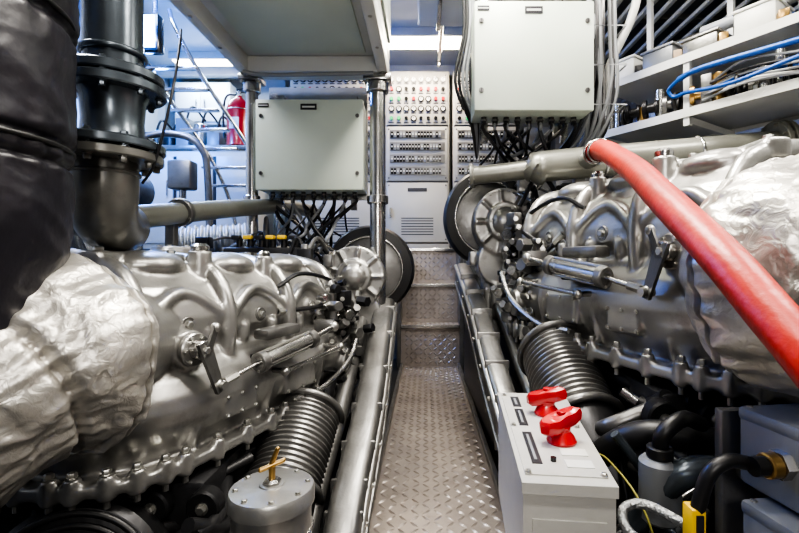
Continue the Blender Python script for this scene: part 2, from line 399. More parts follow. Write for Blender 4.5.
b=enclosure(0.245,0.825,2.2,1.745,2.275,0.22); b.bx(0.3,0.34,2.45,2.49,1.7,3.3,M_steel); b.bx(0.7,0.74,2.45,2.49,1.7,3.3,M_steel); b.done()

def bundle(name,starts,ends,sag,rr=(0.006,0.011),mats=(M_wire,M_wire,M_wireg)):
    b=B(name)
    for s0,e0 in zip(starts,ends):
        s0=V(s0);e0=V(e0)
        m1=s0.lerp(e0,0.33)+V((U(-.03,.03),U(-.03,.03),-sag*U(0.5,1.1)))
        m2=s0.lerp(e0,0.66)+V((U(-.03,.03),U(-.03,.03),-sag*U(0.4,1.0)))
        b.tube([s0,s0+V((0,0,-0.04)),m1,m2,e0],U(*rr),random.choice(mats),n=8)
    b.done()
random.seed(11)
bundle('enclosure_cable_bundle',[(-1.0+0.63*(0.1+0.1*(i%9)),2.77,1.4) for i in range(26)],[(U(-1.0,-0.45),U(2.7,3.2),U(1.0,1.15)) for i in range(26)],0.07)
bundle('enclosure_cable_bundle',[(0.245+0.58*(0.1+0.1*(i%9)),2.32,1.72) for i in range(26)],[(U(0.25,0.75),U(2.4,2.9),U(1.4,1.58)) for i in range(26)],0.07)
b=B('vertical_cable_bundle')
for i in range(20):
    x=0.86+0.13*R(); y=2.3+0.15*R()
    b.tube([(x+U(-.05,.05),y,3.25),(x,y,2.6),(x+U(-.02,.02),y,2.2),(x+U(-.02,.02),y,1.85),(x-U(0.0,.1),y+0.1,1.62),(x-U(0.1,0.4),y+0.2,1.5)],U(0.006,0.013),random.choice([M_wire,M_wireg,M_wire,M_cast2]),n=8)
for z in (2.2,2.0,1.8): b.tube([(0.85,2.28,z),(1.02,2.28,z),(1.02,2.47,z),(0.85,2.47,z)],0.005,M_wireg,smooth=False,closed=True)
b.done()
b=B('loose_cable_runs')
for i in range(6):
    b.tube([(0.2+0.02*i,2.45,2.6),(0.21+0.015*i,2.4,2.25),(0.16+0.02*i,2.38,1.95),(0.25+0.01*i,2.45,1.75),(0.3,2.6,1.6)],0.008,random.choice([M_wire,M_wireg]),n=8)
b.done()
b=B('white_drain_pipe'); b.tube([(1.2,2.4,3.28),(1.14,2.4,2.45),(1.0,2.42,2.07),(0.98,2.45,1.9)],0.022,M_white); b.done()

# ---------------------------------------------------------------- padded / stitched lagging
def ridged(p,s):
    return 1-abs(noise.noise(p*s))*2
def puffy(name,pts,radii,mt,seams,n=96,res=26,amp=0.012,fr=6,crum=0.0,seam_d=0.02,seam_w=0.012,gather=0.0,gn=34):
    P=catmull(pts,res); k=len(P)
    b=B(name,sharp=180)
    rr=catmull([(r,0,0) for r in radii],res)
    t=(P[1]-P[0]).normalized();u,w=frame(t);rings=[]
    sl=0
    for i in range(k):
        if i: sl+=(P[i]-P[i-1]).length
        tn=(P[min(i+1,k-1)]-P[max(i-1,0)]).normalized()
        u=(u-tn*u.dot(tn)).normalized(); w=tn.cross(u)
        s=i/(k-1); ring=[]
        pin=sum(math.exp(-((s-q)/seam_w)**2) for q in seams)
        ga=sum(math.exp(-abs(s-q)/(seam_w*4.0)) for q in seams)
        for j in range(n):
            a=2*math.pi*j/n; d=u*math.cos(a)+w*math.sin(a)
            base=P[i]+d*rr[i].x
            f=noise.noise(base*fr)
            e=0
            if gather:
                ph=noise.noise(V((math.cos(a)*2,math.sin(a)*2,sl*3)))*3.5
                e+=gather*ga*math.sin(a*gn+ph)*(0.6+0.6*noise.noise(V((math.cos(a)*5,math.sin(a)*5,sl*2))))
            if crum:
                q=V((math.cos(a)*0.25,math.sin(a)*0.25,sl*1.0))
                wq=q+V((noise.noise(base*5),noise.noise(base*5+V((9,3,1))),noise.noise(base*5+V((2,7,5)))))*0.07
                w2=V((wq.x*0.6,wq.y*0.6,wq.z*1.2))
                e+=crum*(ridged(w2,7)*0.50+ridged(w2+V((3,1,2)),15)*0.28+ridged(wq+V((5,5,2)),28)*0.10-0.45)
            ring.append(base+d*(amp*f-seam_d*pin+e))
        rings.append(ring)
    b.loft(rings,mt)
    return b,P
b,P=puffy('padded_exhaust_riser',[(-1.07,0.9,2.4),(-1.055,0.9,1.9),(-1.025,0.9,1.55),(-1.012,0.9,1.28),(-1.017,0.9,1.1),(-1.045,0.9,0.95),(-1.10,0.9,0.82)],[0.25,0.26,0.255,0.245,0.245,0.235,0.21],M_black,[0.25,0.36,0.52,0.555],n=180,res=44,amp=0.022,fr=5,crum=0.010,seam_d=0.014,seam_w=0.006,gather=0.004,gn=26)
for z,x,r in ((1.245,-1.01,0.243),(1.535,-1.022,0.253)):
    b.torus((x,0.9,z),(0,0,1),r,0.005,M_rub,n=60)
for z in (1.15,1.42,1.6): b.box((-0.84,0.715,z),(0.05,0.02,0.012),M_rub,0.004,(0,0,40))
b.done()

# ---------------------------------------------------------------- flanged vertical pipe
b=B('flanged_seawater_pipe')
cx,cy=-0.935,1.35
b.cyl((cx,cy,1.50),(cx,cy,3.28),0.078,M_pipeb,n=36)
b.torus((cx,cy,1.62),(0,0,1),0.08,0.01,M_pipeb); b.torus((cx,cy,1.95),(0,0,1),0.08,0.008,M_pipeb)
b.flange((cx,cy,1.55),(0,0,1),0.135,0.028,M_pipeb,8); b.flange((cx,cy,1.515),(0,0,1),0.14,0.028,M_pipeb,8)
b.lathe((cx,cy,1.34),(0,0,1),[(0.1,0),(0.085,0.03),(0.08,0.08),(0.085,0.14),(0.1,0.17)],M_pipeb,32)
cx2=-0.96
b.flange((cx2,cy,1.345),(0,0,1),0.16,0.026,M_pipeb,10); b.flange((cx2,cy,1.312),(0,0,1),0.155,0.026,M_elb,10)
b.tube([(cx2,cy,1.31),(cx2,cy,1.22),(cx2-0.015,cy+0.02,1.15),(cx2-0.05,cy+0.1,1.12),(cx2-0.1,cy+0.22,1.12)],0.088,M_elb,n=32,res=10)
b.torus((cx2,cy,1.265),(0,0,1),0.089,0.006,M_elb)
b.tube([(cx2+0.1,cy+0.02,1.24),(cx2+0.15,cy,1.3),(cx2+0.2,cy,1.5),(cx2+0.17,cy+0.1,1.7),(cx2+0.12,cy+0.2,1.8)],0.004,M_wire)
b.done()
b=B('crossover_pipe')
b.tube([(-1.35,1.55,1.13),(-1.12,1.66,1.16),(-1.02,2.3,1.27),(-0.93,3.0,1.37),(-0.85,3.4,1.38)],0.046,M_pipe,n=24)
b.flange((-1.06,1.95,1.215),(0.04,0.6,0.09),0.062,0.03,M_cast2,6)
b.tube([(-1.35,1.55,1.13),(-1.6,1.6,1.13),(-1.9,1.7,1.13)],0.05,M_pipe,n=24)
b.bx(-1.1,-1.06,1.9,1.94,0.95,1.17,M_cast2,0.004)
b.done()
b=B('corrugated_air_duct')
b.bellows((-2.3,2.3,1.1),(-1.45,2.1,1.14),0.16,M_braid,22,0.008); b.done()
b=B('corrugated_air_duct'); b.bellows((-1.6,2.9,1.1),(-1.18,3.05,1.14),0.12,M_braid,12,0.008); b.done()

# ---------------------------------------------------------------- engines
def engine(side):
    left = side<0
    E=empty('marine_engine')
    if left:
        z0,sz=0.40,1.0
        T=lambda v:V((v.x,v.y,z0+v.z*sz))
    else:
        z0,sz=0.67,1.1
        T=lambda v:V((0.05-v.x,v.y,z0+v.z*sz))
    zf=-(z0+0.02)/sz
    random.seed(5 if left else 6)
    O=[(-1.36,1.30),(-1.08,1.20),(-0.86,1.22),(-0.73,1.36),(-0.61,1.68),(-0.50,1.98),(-0.42,2.22),(-0.45,2.38),(-0.85,2.45),(-1.3,2.42),(-1.42,1.8)]
    OC=[V((p.x,p.y,0)) for p in catmull([(x,y,0) for x,y in O],8,True)]
    C=V((-0.92,1.8,0))
    nO=len(OC)
    NR=[]
    for i in range(nO):
        t=(OC[(i+1)%nO]-OC[i-1]).normalized(); nn=V((t.y,-t.x,0))
        if nn.dot(OC[i]-C)<0: nn=-nn
        NR.append(nn)
    def ring(off,z): return [OC[i]+NR[i]*off+V((0,0,z)) for i in range(nO)]
    def ringS(s,z,off=-0.14): return [C+(OC[i]+NR[i]*off-C)*s+V((0,0,z)) for i in range(nO)]
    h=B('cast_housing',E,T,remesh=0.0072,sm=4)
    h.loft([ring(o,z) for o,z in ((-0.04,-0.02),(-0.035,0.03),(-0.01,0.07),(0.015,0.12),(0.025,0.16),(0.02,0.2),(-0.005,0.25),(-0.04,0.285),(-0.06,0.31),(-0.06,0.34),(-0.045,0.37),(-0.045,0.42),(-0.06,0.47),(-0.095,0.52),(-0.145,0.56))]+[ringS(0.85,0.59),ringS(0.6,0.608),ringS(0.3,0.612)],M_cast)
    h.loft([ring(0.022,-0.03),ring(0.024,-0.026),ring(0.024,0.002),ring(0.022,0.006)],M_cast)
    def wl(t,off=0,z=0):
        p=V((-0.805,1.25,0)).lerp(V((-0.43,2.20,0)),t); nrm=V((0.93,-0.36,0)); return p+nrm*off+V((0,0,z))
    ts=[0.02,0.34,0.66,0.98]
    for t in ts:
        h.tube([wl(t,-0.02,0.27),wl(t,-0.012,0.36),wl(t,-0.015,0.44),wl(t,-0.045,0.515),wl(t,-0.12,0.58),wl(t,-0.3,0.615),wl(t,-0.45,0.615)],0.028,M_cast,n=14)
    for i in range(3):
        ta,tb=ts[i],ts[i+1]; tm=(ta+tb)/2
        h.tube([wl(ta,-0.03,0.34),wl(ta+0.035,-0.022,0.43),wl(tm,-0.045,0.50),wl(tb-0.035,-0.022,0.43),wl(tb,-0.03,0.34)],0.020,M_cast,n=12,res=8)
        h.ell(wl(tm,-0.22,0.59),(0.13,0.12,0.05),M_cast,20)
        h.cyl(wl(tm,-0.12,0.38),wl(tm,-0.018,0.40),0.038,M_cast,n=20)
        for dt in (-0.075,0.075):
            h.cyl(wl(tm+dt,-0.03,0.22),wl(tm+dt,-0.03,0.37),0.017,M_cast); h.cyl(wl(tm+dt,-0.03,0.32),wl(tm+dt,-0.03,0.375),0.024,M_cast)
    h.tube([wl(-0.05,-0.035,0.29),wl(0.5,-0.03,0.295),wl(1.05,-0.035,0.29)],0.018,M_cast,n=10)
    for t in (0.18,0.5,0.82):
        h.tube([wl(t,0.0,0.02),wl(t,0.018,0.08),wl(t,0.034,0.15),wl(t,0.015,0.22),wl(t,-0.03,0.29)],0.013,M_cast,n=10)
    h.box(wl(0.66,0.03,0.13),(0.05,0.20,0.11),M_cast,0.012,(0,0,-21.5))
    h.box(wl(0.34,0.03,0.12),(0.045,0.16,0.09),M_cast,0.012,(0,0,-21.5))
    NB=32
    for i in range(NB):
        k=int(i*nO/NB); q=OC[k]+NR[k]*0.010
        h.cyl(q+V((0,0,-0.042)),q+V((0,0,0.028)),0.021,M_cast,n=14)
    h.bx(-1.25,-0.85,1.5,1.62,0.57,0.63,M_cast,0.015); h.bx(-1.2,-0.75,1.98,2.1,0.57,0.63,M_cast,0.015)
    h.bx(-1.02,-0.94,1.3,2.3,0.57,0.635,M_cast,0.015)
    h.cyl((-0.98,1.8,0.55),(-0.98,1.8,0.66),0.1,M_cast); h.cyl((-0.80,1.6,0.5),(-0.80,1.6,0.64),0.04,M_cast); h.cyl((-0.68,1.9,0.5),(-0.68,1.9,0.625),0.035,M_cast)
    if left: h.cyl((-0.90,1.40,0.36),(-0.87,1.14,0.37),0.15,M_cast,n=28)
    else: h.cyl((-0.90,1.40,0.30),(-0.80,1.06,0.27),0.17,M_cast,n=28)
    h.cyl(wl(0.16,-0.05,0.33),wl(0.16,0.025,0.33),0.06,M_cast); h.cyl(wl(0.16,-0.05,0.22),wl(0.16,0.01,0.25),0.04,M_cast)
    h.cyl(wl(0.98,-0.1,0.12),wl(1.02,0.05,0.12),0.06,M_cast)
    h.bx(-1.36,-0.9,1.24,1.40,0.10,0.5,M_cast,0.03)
    h.done()
    d=B('bolts_and_linkage',E,T)
    for i in range(NB):
        k=int(i*nO/NB); q=OC[k]+NR[k]*0.010
        d.hexb(q+V((0,0,0.026)),(0,0,1),0.012,0.018); d.cyl(q+V((0,0,-0.04)),q+V((0,0,-0.062)),0.009,M_bolt,n=8)
    for (tc_,zc,ly,lz) in ((0.66,0.13,0.085,0.04),(0.34,0.12,0.065,0.03)):
        for a1 in (-1,0,1):
            for a2 in (-1,1):
                p=wl(tc_,0.055 if tc_>0.5 else 0.052,zc)+V((0.366*ly*a1,0.93*ly*a1,lz*a2)); d.hexb(p-V((0.93,-0.36,0))*0.003,(0.93,-0.36,0),0.007,0.010)
    for i in range(3):
        tm=(ts[i]+ts[i+1])/2; p=wl(tm,-0.02,0.40)
        d.cyl(p,p+V((0.93,-0.36,0))*0.008,0.027,M_cast2,n=20,bev=0.002); d.hexb(p+V((0.93,-0.36,0))*0.006,(0.93,-0.36,0),0.013,0.014)
        for dt in (-0.075,0.075): d.hexb(wl(tm+dt,-0.03,0.373),(0,0,1),0.012,0.018)
    for (x,y,z) in ((-1.2,1.56,0.63),(-1.05,1.56,0.63),(-0.88,1.56,0.63),(-1.1,2.03,0.63),(-0.8,2.03,0.63),(-0.98,1.35,0.635),(-0.98,2.25,0.635)):
        d.hexb((x,y,z-0.006),(0,0,1),0.014,0.018)
    for k in range(8):
        a=k*math.pi/4; d.hexb((-0.98+0.075*math.cos(a),1.8+0.075*math.sin(a),0.655),(0,0,1),0.009,0.012)
    d.lathe((-0.80,1.6,0.636),(0,0,1),[(0.03,0),(0.032,0.02),(0.02,0.03)],M_steel,16); d.lathe((-0.68,1.9,0.622),(0,0,1),[(0.025,0),(0.027,0.015),(0.018,0.025)],M_steel,16)
    n=V((0.93,-0.36,0)); a=wl(0.16,0.025,0.33)
    d.cyl(a,a+n*0.02,0.052,M_cast,n=28,bev=0.004); d.cyl(a+n*0.02,a+n*0.055,0.03,M_steel,n=24,bev=0.003); d.hexb(a+n*0.055,n,0.012,0.014)
    for k in range(6):
        u,w=frame(n); an=k*math.pi/3; d.hexb(a+n*0.02+u*0.041*math.cos(an)+w*0.041*math.sin(an),n,0.006,0.008)
    e=wl(0.20,0.09,0.215)
    d.prism([a+n*0.04+V((0,-0.035,0.02)),a+n*0.04+V((0.0,0.04,0.025)),e+V((0,0.022,-0.015)),e+V((0,-0.022,-0.022))],n*0.014,M_cast2)
    d.prism([a+n*0.056+V((0,-0.02,-0.02)),a+n*0.056+V((0.0,0.02,-0.02)),a+n*0.056+V((0,0.07,0.055)),a+n*0.056+V((0,0.045,0.07))],n*0.01,M_cast2)
    d.ell(a+n*0.06+V((0,0.06,0.062)),0.016,M_bolt)
    d.cyl(e-n*0.02,e+n*0.03,0.014,M_bolt,n=12)
    f1=wl(0.36,0.10,0.250); f2=wl(0.66,0.11,0.29); g=wl(0.82,0.10,0.315)
    d.cyl(e,f1,0.008,M_steel,n=10); d.ell(e,0.019,M_bolt); d.cyl(e.lerp(f1,0.15),e.lerp(f1,0.45),0.013,M_bolt,n=6)
    d.cyl(f1,f2,0.028,M_steel,n=24,bev=0.004); d.cyl(f1,f1+(f2-f1)*0.10,0.036,M_cast2,n=24,bev=0.003); d.cyl(f2-(f2-f1)*0.10,f2,0.036,M_cast2,n=24,bev=0.003)
    d.cyl(f2,g,0.011,M_steel,n=12); d.ell(g,0.024,M_bolt)
    for off in (-0.031,0.031): d.cyl(f1+V((0,0,off+0.002)),f2+V((0,0,off)),0.005,M_bolt,n=8)
    d.box(wl(0.52,0.045,0.25),(0.07,0.22,0.03),M_dark,0.006,(0,0,-20)); d.box(g+V((-0.04,0,0)),(0.09,0.03,0.06),M_cast2,0.006)
    d.box(wl(0.52,0.05,0.335),(0.07,0.20,0.04),M_cast2,0.012,(0,0,-20))
    d.cyl(wl(0.5,0.10,0.19),wl(0.86,0.11,0.22),0.009,M_steel,n=10); d.ell(wl(0.5,0.10,0.19),0.017,M_bolt); d.ell(wl(0.86,0.11,0.22),0.017,M_bolt)
    d.cyl(wl(0.5,-0.02,0.19),wl(0.5,0.10,0.19),0.01,M_steel,n=10); d.cyl(wl(0.86,-0.02,0.22),wl(0.86,0.11,0.22),0.012,M_steel,n=10)
    d.tube([wl(0.6,0.06,0.05),wl(0.75,0.09,0.06),wl(0.95,0.1,0.14),wl(1.1,0.06,0.25)],0.012,M_steel,n=8)
    for i in range(9):
        s0=wl(U(0.6,1.0),-0.02,U(0.05,0.45)); e0=V((U(-0.52,-0.36),U(2.3,2.55),U(-0.05,0.45)))
        m0=s0.lerp(e0,0.5)+V((U(0.03,0.08),0,U(-0.05,0.06)))
        mt=random.choice([M_steel,M_rub,M_cast2,M_rub]); d.tube([s0,m0,e0],U(0.007,0.012),mt,n=8)
        d.cyl(s0,s0.lerp(m0,0.2),0.016,M_bolt,n=6); d.cyl(e0,e0.lerp(m0,0.15),0.016,M_bolt,n=6)
    for i in range(44):
        p=wl(U(0.88,1.2),U(-0.06,0.05),U(-0.02,0.5)); s_=U(0.02,0.05)
        if R()<0.5: d.cyl(p,p+V((U(0.02,0.05),U(-0.06,-0.02),U(-0.01,0.03))),U(0.012,0.03),random.choice([M_cast2,M_cast2,M_steel,M_dark]),n=random.choice([6,16]),bev=0.002)
        else: d.box(p,(s_,s_*U(1,2),s_*U(0.6,1.6)),random.choice([M_cast2,M_cast2,M_dark]),0.005,(0,0,-20)); d.hexb(p+V((0,-s_,0)),(0.2,-1,0),0.008,0.012)
    d.tube([wl(0.60,-0.02,0.50),wl(0.72,-0.0,0.55),wl(0.95,-0.02,0.52),wl(1.15,-0.05,0.45)],0.009,M_rub,n=8)
    d.done()
    g=B('gear_case',E,T,remesh=0.007,sm=3)
    gc=V((-0.415,2.62,0.515))
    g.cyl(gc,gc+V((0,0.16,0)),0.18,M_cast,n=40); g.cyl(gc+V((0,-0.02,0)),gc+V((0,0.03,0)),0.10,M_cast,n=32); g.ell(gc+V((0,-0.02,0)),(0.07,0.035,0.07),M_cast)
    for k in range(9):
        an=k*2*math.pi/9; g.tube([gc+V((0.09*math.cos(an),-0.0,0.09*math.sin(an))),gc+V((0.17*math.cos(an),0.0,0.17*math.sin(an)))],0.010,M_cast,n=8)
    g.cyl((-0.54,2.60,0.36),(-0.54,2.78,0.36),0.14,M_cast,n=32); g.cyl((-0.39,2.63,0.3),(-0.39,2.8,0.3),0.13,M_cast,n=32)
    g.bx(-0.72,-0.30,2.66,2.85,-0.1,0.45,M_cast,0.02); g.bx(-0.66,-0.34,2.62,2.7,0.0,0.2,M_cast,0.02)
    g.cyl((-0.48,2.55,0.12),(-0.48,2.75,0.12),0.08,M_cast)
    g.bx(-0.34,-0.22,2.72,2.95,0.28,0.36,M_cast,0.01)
    g.done()
    w=B('flywheel_ring',E,T)
    wc=V((-0.345,2.90,0.555)) 
    w.lathe(wc,(0,-1,0),[(0.19,-0.07),(0.262,-0.065),(0.278,-0.03),(0.278,0.05),(0.262,0.09),(0.205,0.10),(0.19,0.05)],M_rub,56)
    w.torus(wc+V((0,-0.095,0)),(0,1,0),0.205,0.007,M_steel,n=56); w.lathe(wc,(0,-1,0),[(0.20,0.0),(0.20,0.08),(0.1,0.1)],M_cast2,48)
    for k in range(18):
        an=k*2*math.pi/18; w.hexb(gc+V((0.163*math.cos(an),0.002,0.163*math.sin(an))),(0,-1,0),0.007,0.011)
    for k in range(6):
        an=k*math.pi/3; w.hexb(gc+V((0.082*math.cos(an),-0.02,0.082*math.sin(an))),(0,-1,0),0.007,0.011)
    for (x,z) in ((-0.68,0.4),(-0.68,0.2),(-0.68,0.0),(-0.32,0.15),(-0.32,0.0)): w.hexb((x,2.66,z),(0,-1,0),0.012,0.015)
    w.done()
    k=B('engine_block',E,T)
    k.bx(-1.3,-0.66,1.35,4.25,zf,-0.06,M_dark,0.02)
    k.bx(-1.3,-0.5,2.45,4.2,-0.06,0.36,M_cast2,0.03)
    for i in range(6):
        y=2.62+i*0.27
        k.bx(-1.25,-0.95,y-0.1,y+0.1,0.34,0.56,M_cast2,0.025); k.bx(-0.86,-0.56,y-0.1,y+0.1,0.34,0.54,M_cast,0.025)
        for dx in (-1.2,-1.0,-0.8,-0.6): k.hexb((dx,y,0.555 if dx<-0.9 else 0.535),(0,0,1),0.014,0.02)
        k.tube([(-0.9,y,0.36),(-0.9,y-0.05,0.64),(-1.0,y-0.05,0.70),(-1.08,y,0.56)],0.012,M_steel,n=8)
        k.tube([(-0.9,y+0.04,0.36),(-0.86,y,0.62),(-0.76,y,0.66),(-0.7,y,0.54)],0.012,M_rub,n=8)
    k.cyl((-0.9,2.5,0.62),(-0.9,4.1,0.62),0.045,M_cast2,n=20); k.bx(-1.1,-0.66,2.44,2.6,0.5,0.68,M_dark,0.015)
    if left:
        for i in range(6):
            k.box((-1.03+0.062*i,2.46,0.735),(0.045,0.04,0.022),M_yel if i in(1,3,4) else M_rub,0.005); k.cyl((-1.03+0.062*i,2.5,0.66),(-1.03+0.062*i,2.5,0.73),0.018,M_rub,n=12)
    for i in range(36):
        p=V((U(-1.25,-0.5),U(2.4,2.65),U(0.45,0.72))) 
        q=p+V((U(-0.3,0.3),U(0.0,0.5),U(-0.05,0.1))); k.tube([p,p.lerp(q,0.5)+V((0,0,U(0.03,0.14))),q],U(0.007,0.014),random.choice([M_rub,M_steel,M_rub,M_cast2]),n=8)
        k.box(p,(U(0.03,0.08),U(0.03,0.07),U(0.03,0.08)),random.choice([M_dark,M_cast2,M_cast2,M_cast]),0.006)
    k.done()
    u=B('undercarriage',E,T)
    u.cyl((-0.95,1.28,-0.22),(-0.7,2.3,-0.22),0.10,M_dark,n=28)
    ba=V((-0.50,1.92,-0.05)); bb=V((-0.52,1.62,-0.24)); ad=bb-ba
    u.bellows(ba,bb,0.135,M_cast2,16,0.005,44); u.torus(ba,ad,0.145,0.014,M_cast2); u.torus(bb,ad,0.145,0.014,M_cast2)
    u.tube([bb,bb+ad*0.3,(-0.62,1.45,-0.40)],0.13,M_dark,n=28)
    for i in range(18):
        p=V((U(-1.2,-0.62),U(1.2,1.4),U(-0.32,-0.06))); q=V((U(-0.75,-0.55),U(1.5,2.2),U(-0.35,-0.08)))
        u.tube([p,p.lerp(q,0.5)+V((U(0.0,0.08),U(-0.08,0),U(-0.05,0.04))),q],U(0.010,0.024),random.choice([M_rub,M_dark,M_cast2,M_rub,M_rub]),n=10)
    for i in range(5):
        y=1.36; x=-1.25+i*0.15; u.cyl((x,y,-0.12),(x,y-0.05,-0.12),0.05,M_dark,n=20,bev=0.006); u.hexb((x,y-0.05,-0.12),(0,-1,0),0.014,0.014)
    cc=V((-0.92,1.16,-0.26)) 
    u.lathe(cc,(0.25,-1,0.25),[(0.22,-0.12),(0.225,0),(0.21,0.02),(0.15,0.035),(0.06,0.04)],M_dark,48)
    for r in (0.2,0.17,0.14,0.11,0.08): u.torus(cc+V((0.25,-1,0.25)).normalized()*0.03,(0.25,-1,0.25),r,0.009,M_rub,n=48)
    for t in (0.05,0.25,0.45,0.65,0.85):
        u.cyl(wl(t,-0.06,-0.03),wl(t,-0.1,-0.14),0.018,M_cast2,n=12); u.cyl(wl(t,-0.1,-0.14),wl(t+0.02,-0.12,-0.2),0.028,M_dark,n=12)
    u.tube([wl(0,-0.06,-0.1),wl(0.4,-0.05,-0.11),wl(0.9,-0.06,-0.1)],0.014,M_cast2,n=10)
    u.done()
    s=B('side_casing',E,None,sharp=50)
    if left: pts=[(-0.265,3.35,0.79),(-0.245,2.6,0.60),(-0.25,2.0,0.30),(-0.275,1.6,0.08),(-0.28,1.45,-0.06)]; r=0.066
    else: pts=[(0.28,3.35,0.90),(0.30,2.6,0.70),(0.325,2.1,0.46),(0.37,1.7,0.20),(0.4,1.5,-0.06)]; r=0.055
    sg=-1 if left else 1
    s.tube(pts,r,M_cast2,n=32,res=10,flat=(1.0,1.7),sq=0.5)
    s.tube([V(p)+V((-sg*(r-0.004),0.0,0.07)) for p in pts],0.014,M_cast,n=12,res=8)
    s.tube([V(p)+V((-sg*(r-0.002),0.0,-0.05)) for p in pts],0.010,M_cast2,n=12,res=8)
    PP=catmull(pts,10)
    for i in range(3,38,4):
        s.hexb(PP[i]+V((-sg*r*0.98,0,0.02)),(-sg,0,0),0.009,0.012)
        s.box(PP[i+2]+V((0,0,0)),(r*2.06,0.014,0.235),M_cast2,0.005)
    s.tube([V(p)+V((sg*0.13,0.05,0.05)) for p in pts],r*0.6,M_cast2,n=18,res=8)
    s.tube([V(p)+V((sg*0.20,0.1,0.12)) for p in pts[:4]],r*0.5,M_dark,n=14,res=8)
    s.prism([V(pts[0])+V((sg*0.04,0.3,0.03)),V(pts[1])+V((sg*0.04,0,-0.02)),V(pts[2])+V((sg*0.04,0,-0.05)),V((pts[2][0]+sg*0.04,2.0,-0.02)),V((pts[0][0]+sg*0.04,3.7,-0.02))],(sg*0.03,0,0),M_dark)
    s.done()
engine(-1); engine(1)

for x0,x1 in ((-1.5,-0.45),(0.52,1.6)):
    b=B('engine_bed'); b.bx(x0,x1,1.0,4.3,-0.02,0.06,M_dark,0.01); b.bx(x0,x0+0.05,1.0,4.3,0.05,0.09,M_cast2,0.005); b.bx(x1-0.05,x1,1.0,4.3,0.05,0.09,M_cast2,0.005); b.done()

# ---------------------------------------------------------------- insulated exhaust pipes
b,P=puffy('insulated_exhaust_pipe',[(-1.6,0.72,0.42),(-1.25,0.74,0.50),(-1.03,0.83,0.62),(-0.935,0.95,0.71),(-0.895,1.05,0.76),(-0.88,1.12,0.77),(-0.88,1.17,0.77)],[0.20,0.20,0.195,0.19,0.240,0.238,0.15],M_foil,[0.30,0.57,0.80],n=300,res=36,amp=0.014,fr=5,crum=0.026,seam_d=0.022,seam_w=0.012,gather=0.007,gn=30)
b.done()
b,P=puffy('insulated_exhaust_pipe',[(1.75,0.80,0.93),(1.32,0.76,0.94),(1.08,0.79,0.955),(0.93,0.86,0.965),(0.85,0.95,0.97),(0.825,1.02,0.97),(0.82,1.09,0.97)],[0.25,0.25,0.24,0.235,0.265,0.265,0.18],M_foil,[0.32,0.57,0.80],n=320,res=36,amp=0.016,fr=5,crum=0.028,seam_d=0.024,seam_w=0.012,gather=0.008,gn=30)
b.done()

# ---------------------------------------------------------------- right large pipe, red hose
b=B('coolant_main_pipe')
b.tube([(0.57,2.3,1.47),(0.62,2.3,1.49),(1.2,2.25,1.53),(1.95,2.2,1.58),(2.4,2.2,1.6)],0.078,M_pipe,n=32)
b.tube([(0.24,2.36,1.452),(0.42,2.33,1.465),(0.58,2.3,1.48)],0.048,M_pipe,n=24)
b.lathe((0.53,2.302,1.472),(1,0,0.05),[(0.05,0),(0.078,0.04),(0.083,0.05),(0.083,0.07)],M_pipe,32)
b.flange((0.245,2.36,1.452),(1,-0.15,0.05),0.062,0.02,M_pipe,6)
for x in (1.72,1.76): b.flange((x,2.215,1.565+(x-1.7)*0.06),(1,-0.06,0.06),0.125,0.025,M_pipe,8)
b.torus((0.9,2.275,1.508),(1,-0.05,0.06),0.079,0.009,M_steel); b.torus((1.35,2.243,1.54),(1,-0.05,0.06),0.079,0.009,M_steel)
b.cyl((0.8,2.2,1.5),(0.76,1.95,1.48),0.045,M_pipe,n=24); b.bx(1.4,1.45,2.2,2.26,1.2,1.47,M_steel)
b.done()
b=B('red_hose')
b.tube([(0.74,1.98,1.475),(0.712,1.8,1.448),(0.645,1.4,1.292),(0.574,1.1,1.164),(0.524,0.80,1.012),(0.515,0.68,0.930),(0.515,0.60,0.868),(0.53,0.52,0.78)],lambda t:0.042-0.011*t,M_red,n=28,res=10)
for p in ((0.73,1.93,1.472),(0.722,1.86,1.46)): b.torus(p,(0.1,1,0.2),0.045,0.006,M_steel)
b.done()

# ---------------------------------------------------------------- storage shelves
A=V((1.06,2.74,0)); uu=V((0.549,-0.836,0)); vv=V((0.836,0.549,0))
def S(a,bb,z): return A+uu*a+vv*bb+V((0,0,z))
def sbox(b,a0,a1,b0,b1,z0,z1,m): b.prism([S(a0,b0,z0),S(a1,b0,z0),S(a1,b1,z0),S(a0,b1,z0)],(0,0,z1-z0),m)
b=B('storage_shelf_rack')
for z in (1.76,2.04):
    sbox(b,0,1.55,0,0.5,z,z+0.018,M_white); sbox(b,0,1.55,-0.012,0.0,z-0.018,z+0.026,M_white); sbox(b,0,1.55,0.5,0.51,z-0.02,z+0.05,M_white)
for a in (0.02,0.5,1.0,1.5):
    for bb in (-0.004,0.48): sbox(b,a,a+0.03,bb,bb+0.03,1.70,2.04 if (bb<0.1) else 3.28,M_white)
    sbox(b,a,a+0.03,0,0.5,1.71,1.745,M_white)
b.done()
random.seed(21)
b=B('shelf_spare_parts')
